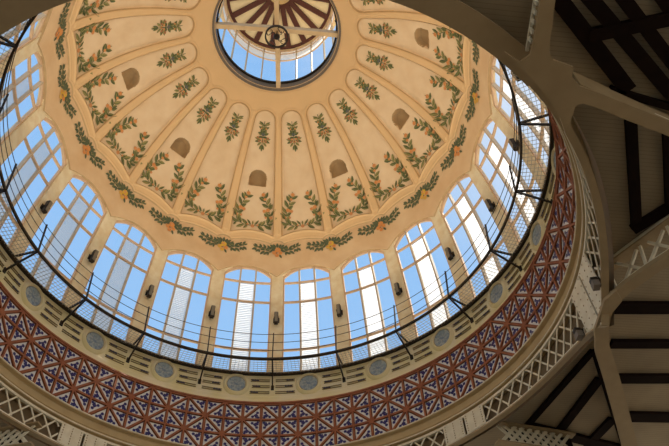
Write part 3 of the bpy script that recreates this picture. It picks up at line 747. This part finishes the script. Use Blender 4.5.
# two small pierced beams at the bottom
def pierced(a, b, lb):
    a = np.array(a, float); b = np.array(b, float); L = np.linalg.norm(b-a); d = (b-a)/L; nrm = np.cross(d, (0,0,1))
    e = empty('pierced_beam', tuple(a)); tag(e, lb, 'steel beam')
    up = np.array([0,0,1.])
    mb = MB(); mb.sweep([a, b], up, .34, .06, M['tanbeam']); under(mb.build('top_flange'), e)
    mb = MB(); mb.sweep([a-up*.85, b-up*.85], up, .34, .06, M['tanbeam']); under(mb.build('bottom_flange'), e)
    mb = MB(); x = -.8
    while x < L:
        for sg in (0, 1):
            p0, p1 = (x, x+.8) if sg == 0 else (x+.8, x)
            t0, t1 = 0., 1.
            lo_, hi_ = min(p0, p1), max(p0, p1)
            if lo_ < 0 or hi_ > L: continue
            mb.sweep([a+d*p0-up*.02+nrm*.02*(sg*2-1), a+d*p1-up*.83+nrm*.02*(sg*2-1)], nrm, .13, .03, M['whiteiron'])
        x += .33
    under(mb.build('diagonal_lattice'), e)
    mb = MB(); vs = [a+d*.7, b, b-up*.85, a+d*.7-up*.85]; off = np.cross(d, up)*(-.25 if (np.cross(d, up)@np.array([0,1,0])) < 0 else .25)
    mb.add([v+off for v in vs], [(0,1,2,3)], M['timber']); under(mb.build('shaded_board'), e)  # near-black sheet puts shade behind the lattice holes as colour
pierced((9.12,5.59,15.1), (12.6,6.18,15.1), 'small pierced lattice beam at the bottom right below the dark triangle')
pierced((-7.5,6.82,15.1), (-10.6,7.9,15.1), 'small pierced lattice beam in the bottom left corner')

# ------------------------------------------------------------------ floor of the hall
mb = MB(); mb.add([(-34,-34,-1.6),(34,-34,-1.6),(34,34,-1.6),(-34,34,-1.6)], [(0,1,2,3)], M['floor']); o = mb.build('floor'); o['kind'] = 'structure'
M['paving'] = mat('street paving', (.50,.40,.28), .9, var=(.42,.34,.25), scale=.3)
mb = MB(); mb.revolve([(48.3,-1.7),(220,-1.7)], M['paving'], n=60); mb.add([(34.2*a,34.2*b,-1.7) for a,b in ((-1,-1),(1,-1),(1,1),(-1,1))]+[(48.4*math.cos(PI/4+PI/2*i)*1.0,48.4*math.sin(PI/4+PI/2*i),-1.7) for i in (2,3,0,1)], [(0,1,5,4),(1,2,6,5),(2,3,7,6),(3,0,4,7)], M['paving'])
o = mb.build('ground'); o['kind'] = 'structure'  # unseen sunlit surround, added to bounce warm light under the roof

M['hall'] = mat('hall wall plaster', (.42,.33,.22), .8)
for nm, ax in (('wall_left',(-1,0)),('wall_right',(1,0)),('wall_back',(0,1)),('wall_front',(0,-1))):
    mb = MB(); c = np.array([ax[0]*34.1, ax[1]*34.1, 1.2]); t = np.array([-ax[1], ax[0], 0])*34.; mb.box(c, t, np.array([ax[0], ax[1], 0])*.1, (0,0,2.8), M['hall']); o = mb.build(nm); o['kind'] = 'structure'  # unseen low walls, added to limit the daylight under the roof
# ------------------------------------------------------------------ sun, sky, camera
SUN = Vector((.47, .17, .87)).normalized()
sd = bpy.data.lights.new('sun', 'SUN'); sd.energy = 7.0; sd.angle = .01; sd.color = (1,.93,.80)
so = bpy.data.objects.new('sun', sd); C.objects.link(so); so.rotation_euler = SUN.to_track_quat('Z', 'Y').to_euler(); so.location = (0,0,60)
w = bpy.data.worlds.new('sky'); bpy.context.scene.world = w; w.use_nodes = True; nt = w.node_tree; N = nt.nodes; bg = N['Background']
tc = N.new('ShaderNodeTexCoord'); sx = N.new('ShaderNodeSeparateXYZ'); nt.links.new(tc.outputs['Generated'], sx.inputs[0])
r = N.new('ShaderNodeValToRGB'); cr = r.color_ramp; cr.elements[0].position = .1; cr.elements[0].color = (.50,.72,.94,1); cr.elements[1].position = .95; cr.elements[1].color = (.29,.55,.94,1)
e = cr.elements.new(.6); e.color = (.33,.60,.97,1); nt.links.new(sx.outputs[2], r.inputs['Fac'])
nz = N.new('ShaderNodeTexNoise'); nz.inputs['Scale'].default_value = 2.6; nz.inputs['Detail'].default_value = 5; nt.links.new(tc.outputs['Generated'], nz.inputs['Vector'])
cr2 = N.new('ShaderNodeValToRGB'); cr2.color_ramp.elements[0].position = .58; cr2.color_ramp.elements[1].position = .80; nt.links.new(nz.outputs['Fac'], cr2.inputs['Fac'])
dt = N.new('ShaderNodeVectorMath'); dt.operation = 'DOT_PRODUCT'; dt.inputs[1].default_value = SUN; nt.links.new(tc.outputs['Generated'], dt.inputs[0])
mr = N.new('ShaderNodeMapRange'); mr.inputs[1].default_value = .86; mr.inputs[2].default_value = 1.; mr.inputs[3].default_value = 0; mr.inputs[4].default_value = .75; nt.links.new(dt.outputs['Value'], mr.inputs[0])
ad = N.new('ShaderNodeMath'); ad.operation = 'ADD'; ad.use_clamp = True; nt.links.new(cr2.outputs['Color'], ad.inputs[0]); nt.links.new(mr.outputs[0], ad.inputs[1])
mx = N.new('ShaderNodeMix'); mx.data_type = 'RGBA'; nt.links.new(ad.outputs[0], mx.inputs[0]); nt.links.new(r.outputs['Color'], mx.inputs[6]); mx.inputs[7].default_value = (1.0,1.0,1.0,1)
nt.links.new(mx.outputs[2], bg.inputs[0]); bg.inputs[1].default_value = 1.0

cd = bpy.data.cameras.new('camera'); cam = bpy.data.objects.new('camera', cd); C.objects.link(cam)
cd.sensor_width = 36; cd.lens = 672.65/669*36; cd.clip_start = .05; cd.clip_end = 300
Rm = Matrix(((.99178106,-.07256667,-.10537745),(-.12208505,-.78316274,-.60971417),(-.03828277,.61756797,-.78558528)))
cam.matrix_world = Matrix.Translation((0,-DC,0)) @ Rm.to_4x4()
sc = bpy.context.scene; sc.camera = cam
sc.view_settings.view_transform = 'Standard'; sc.view_settings.look = 'None'; sc.view_settings.exposure = 0; sc.view_settings.gamma = 1; sc.view_settings.use_curve_mapping = False
try: sc.cycles.max_bounces = 10; sc.cycles.transparent_max_bounces = 16
except Exception: pass
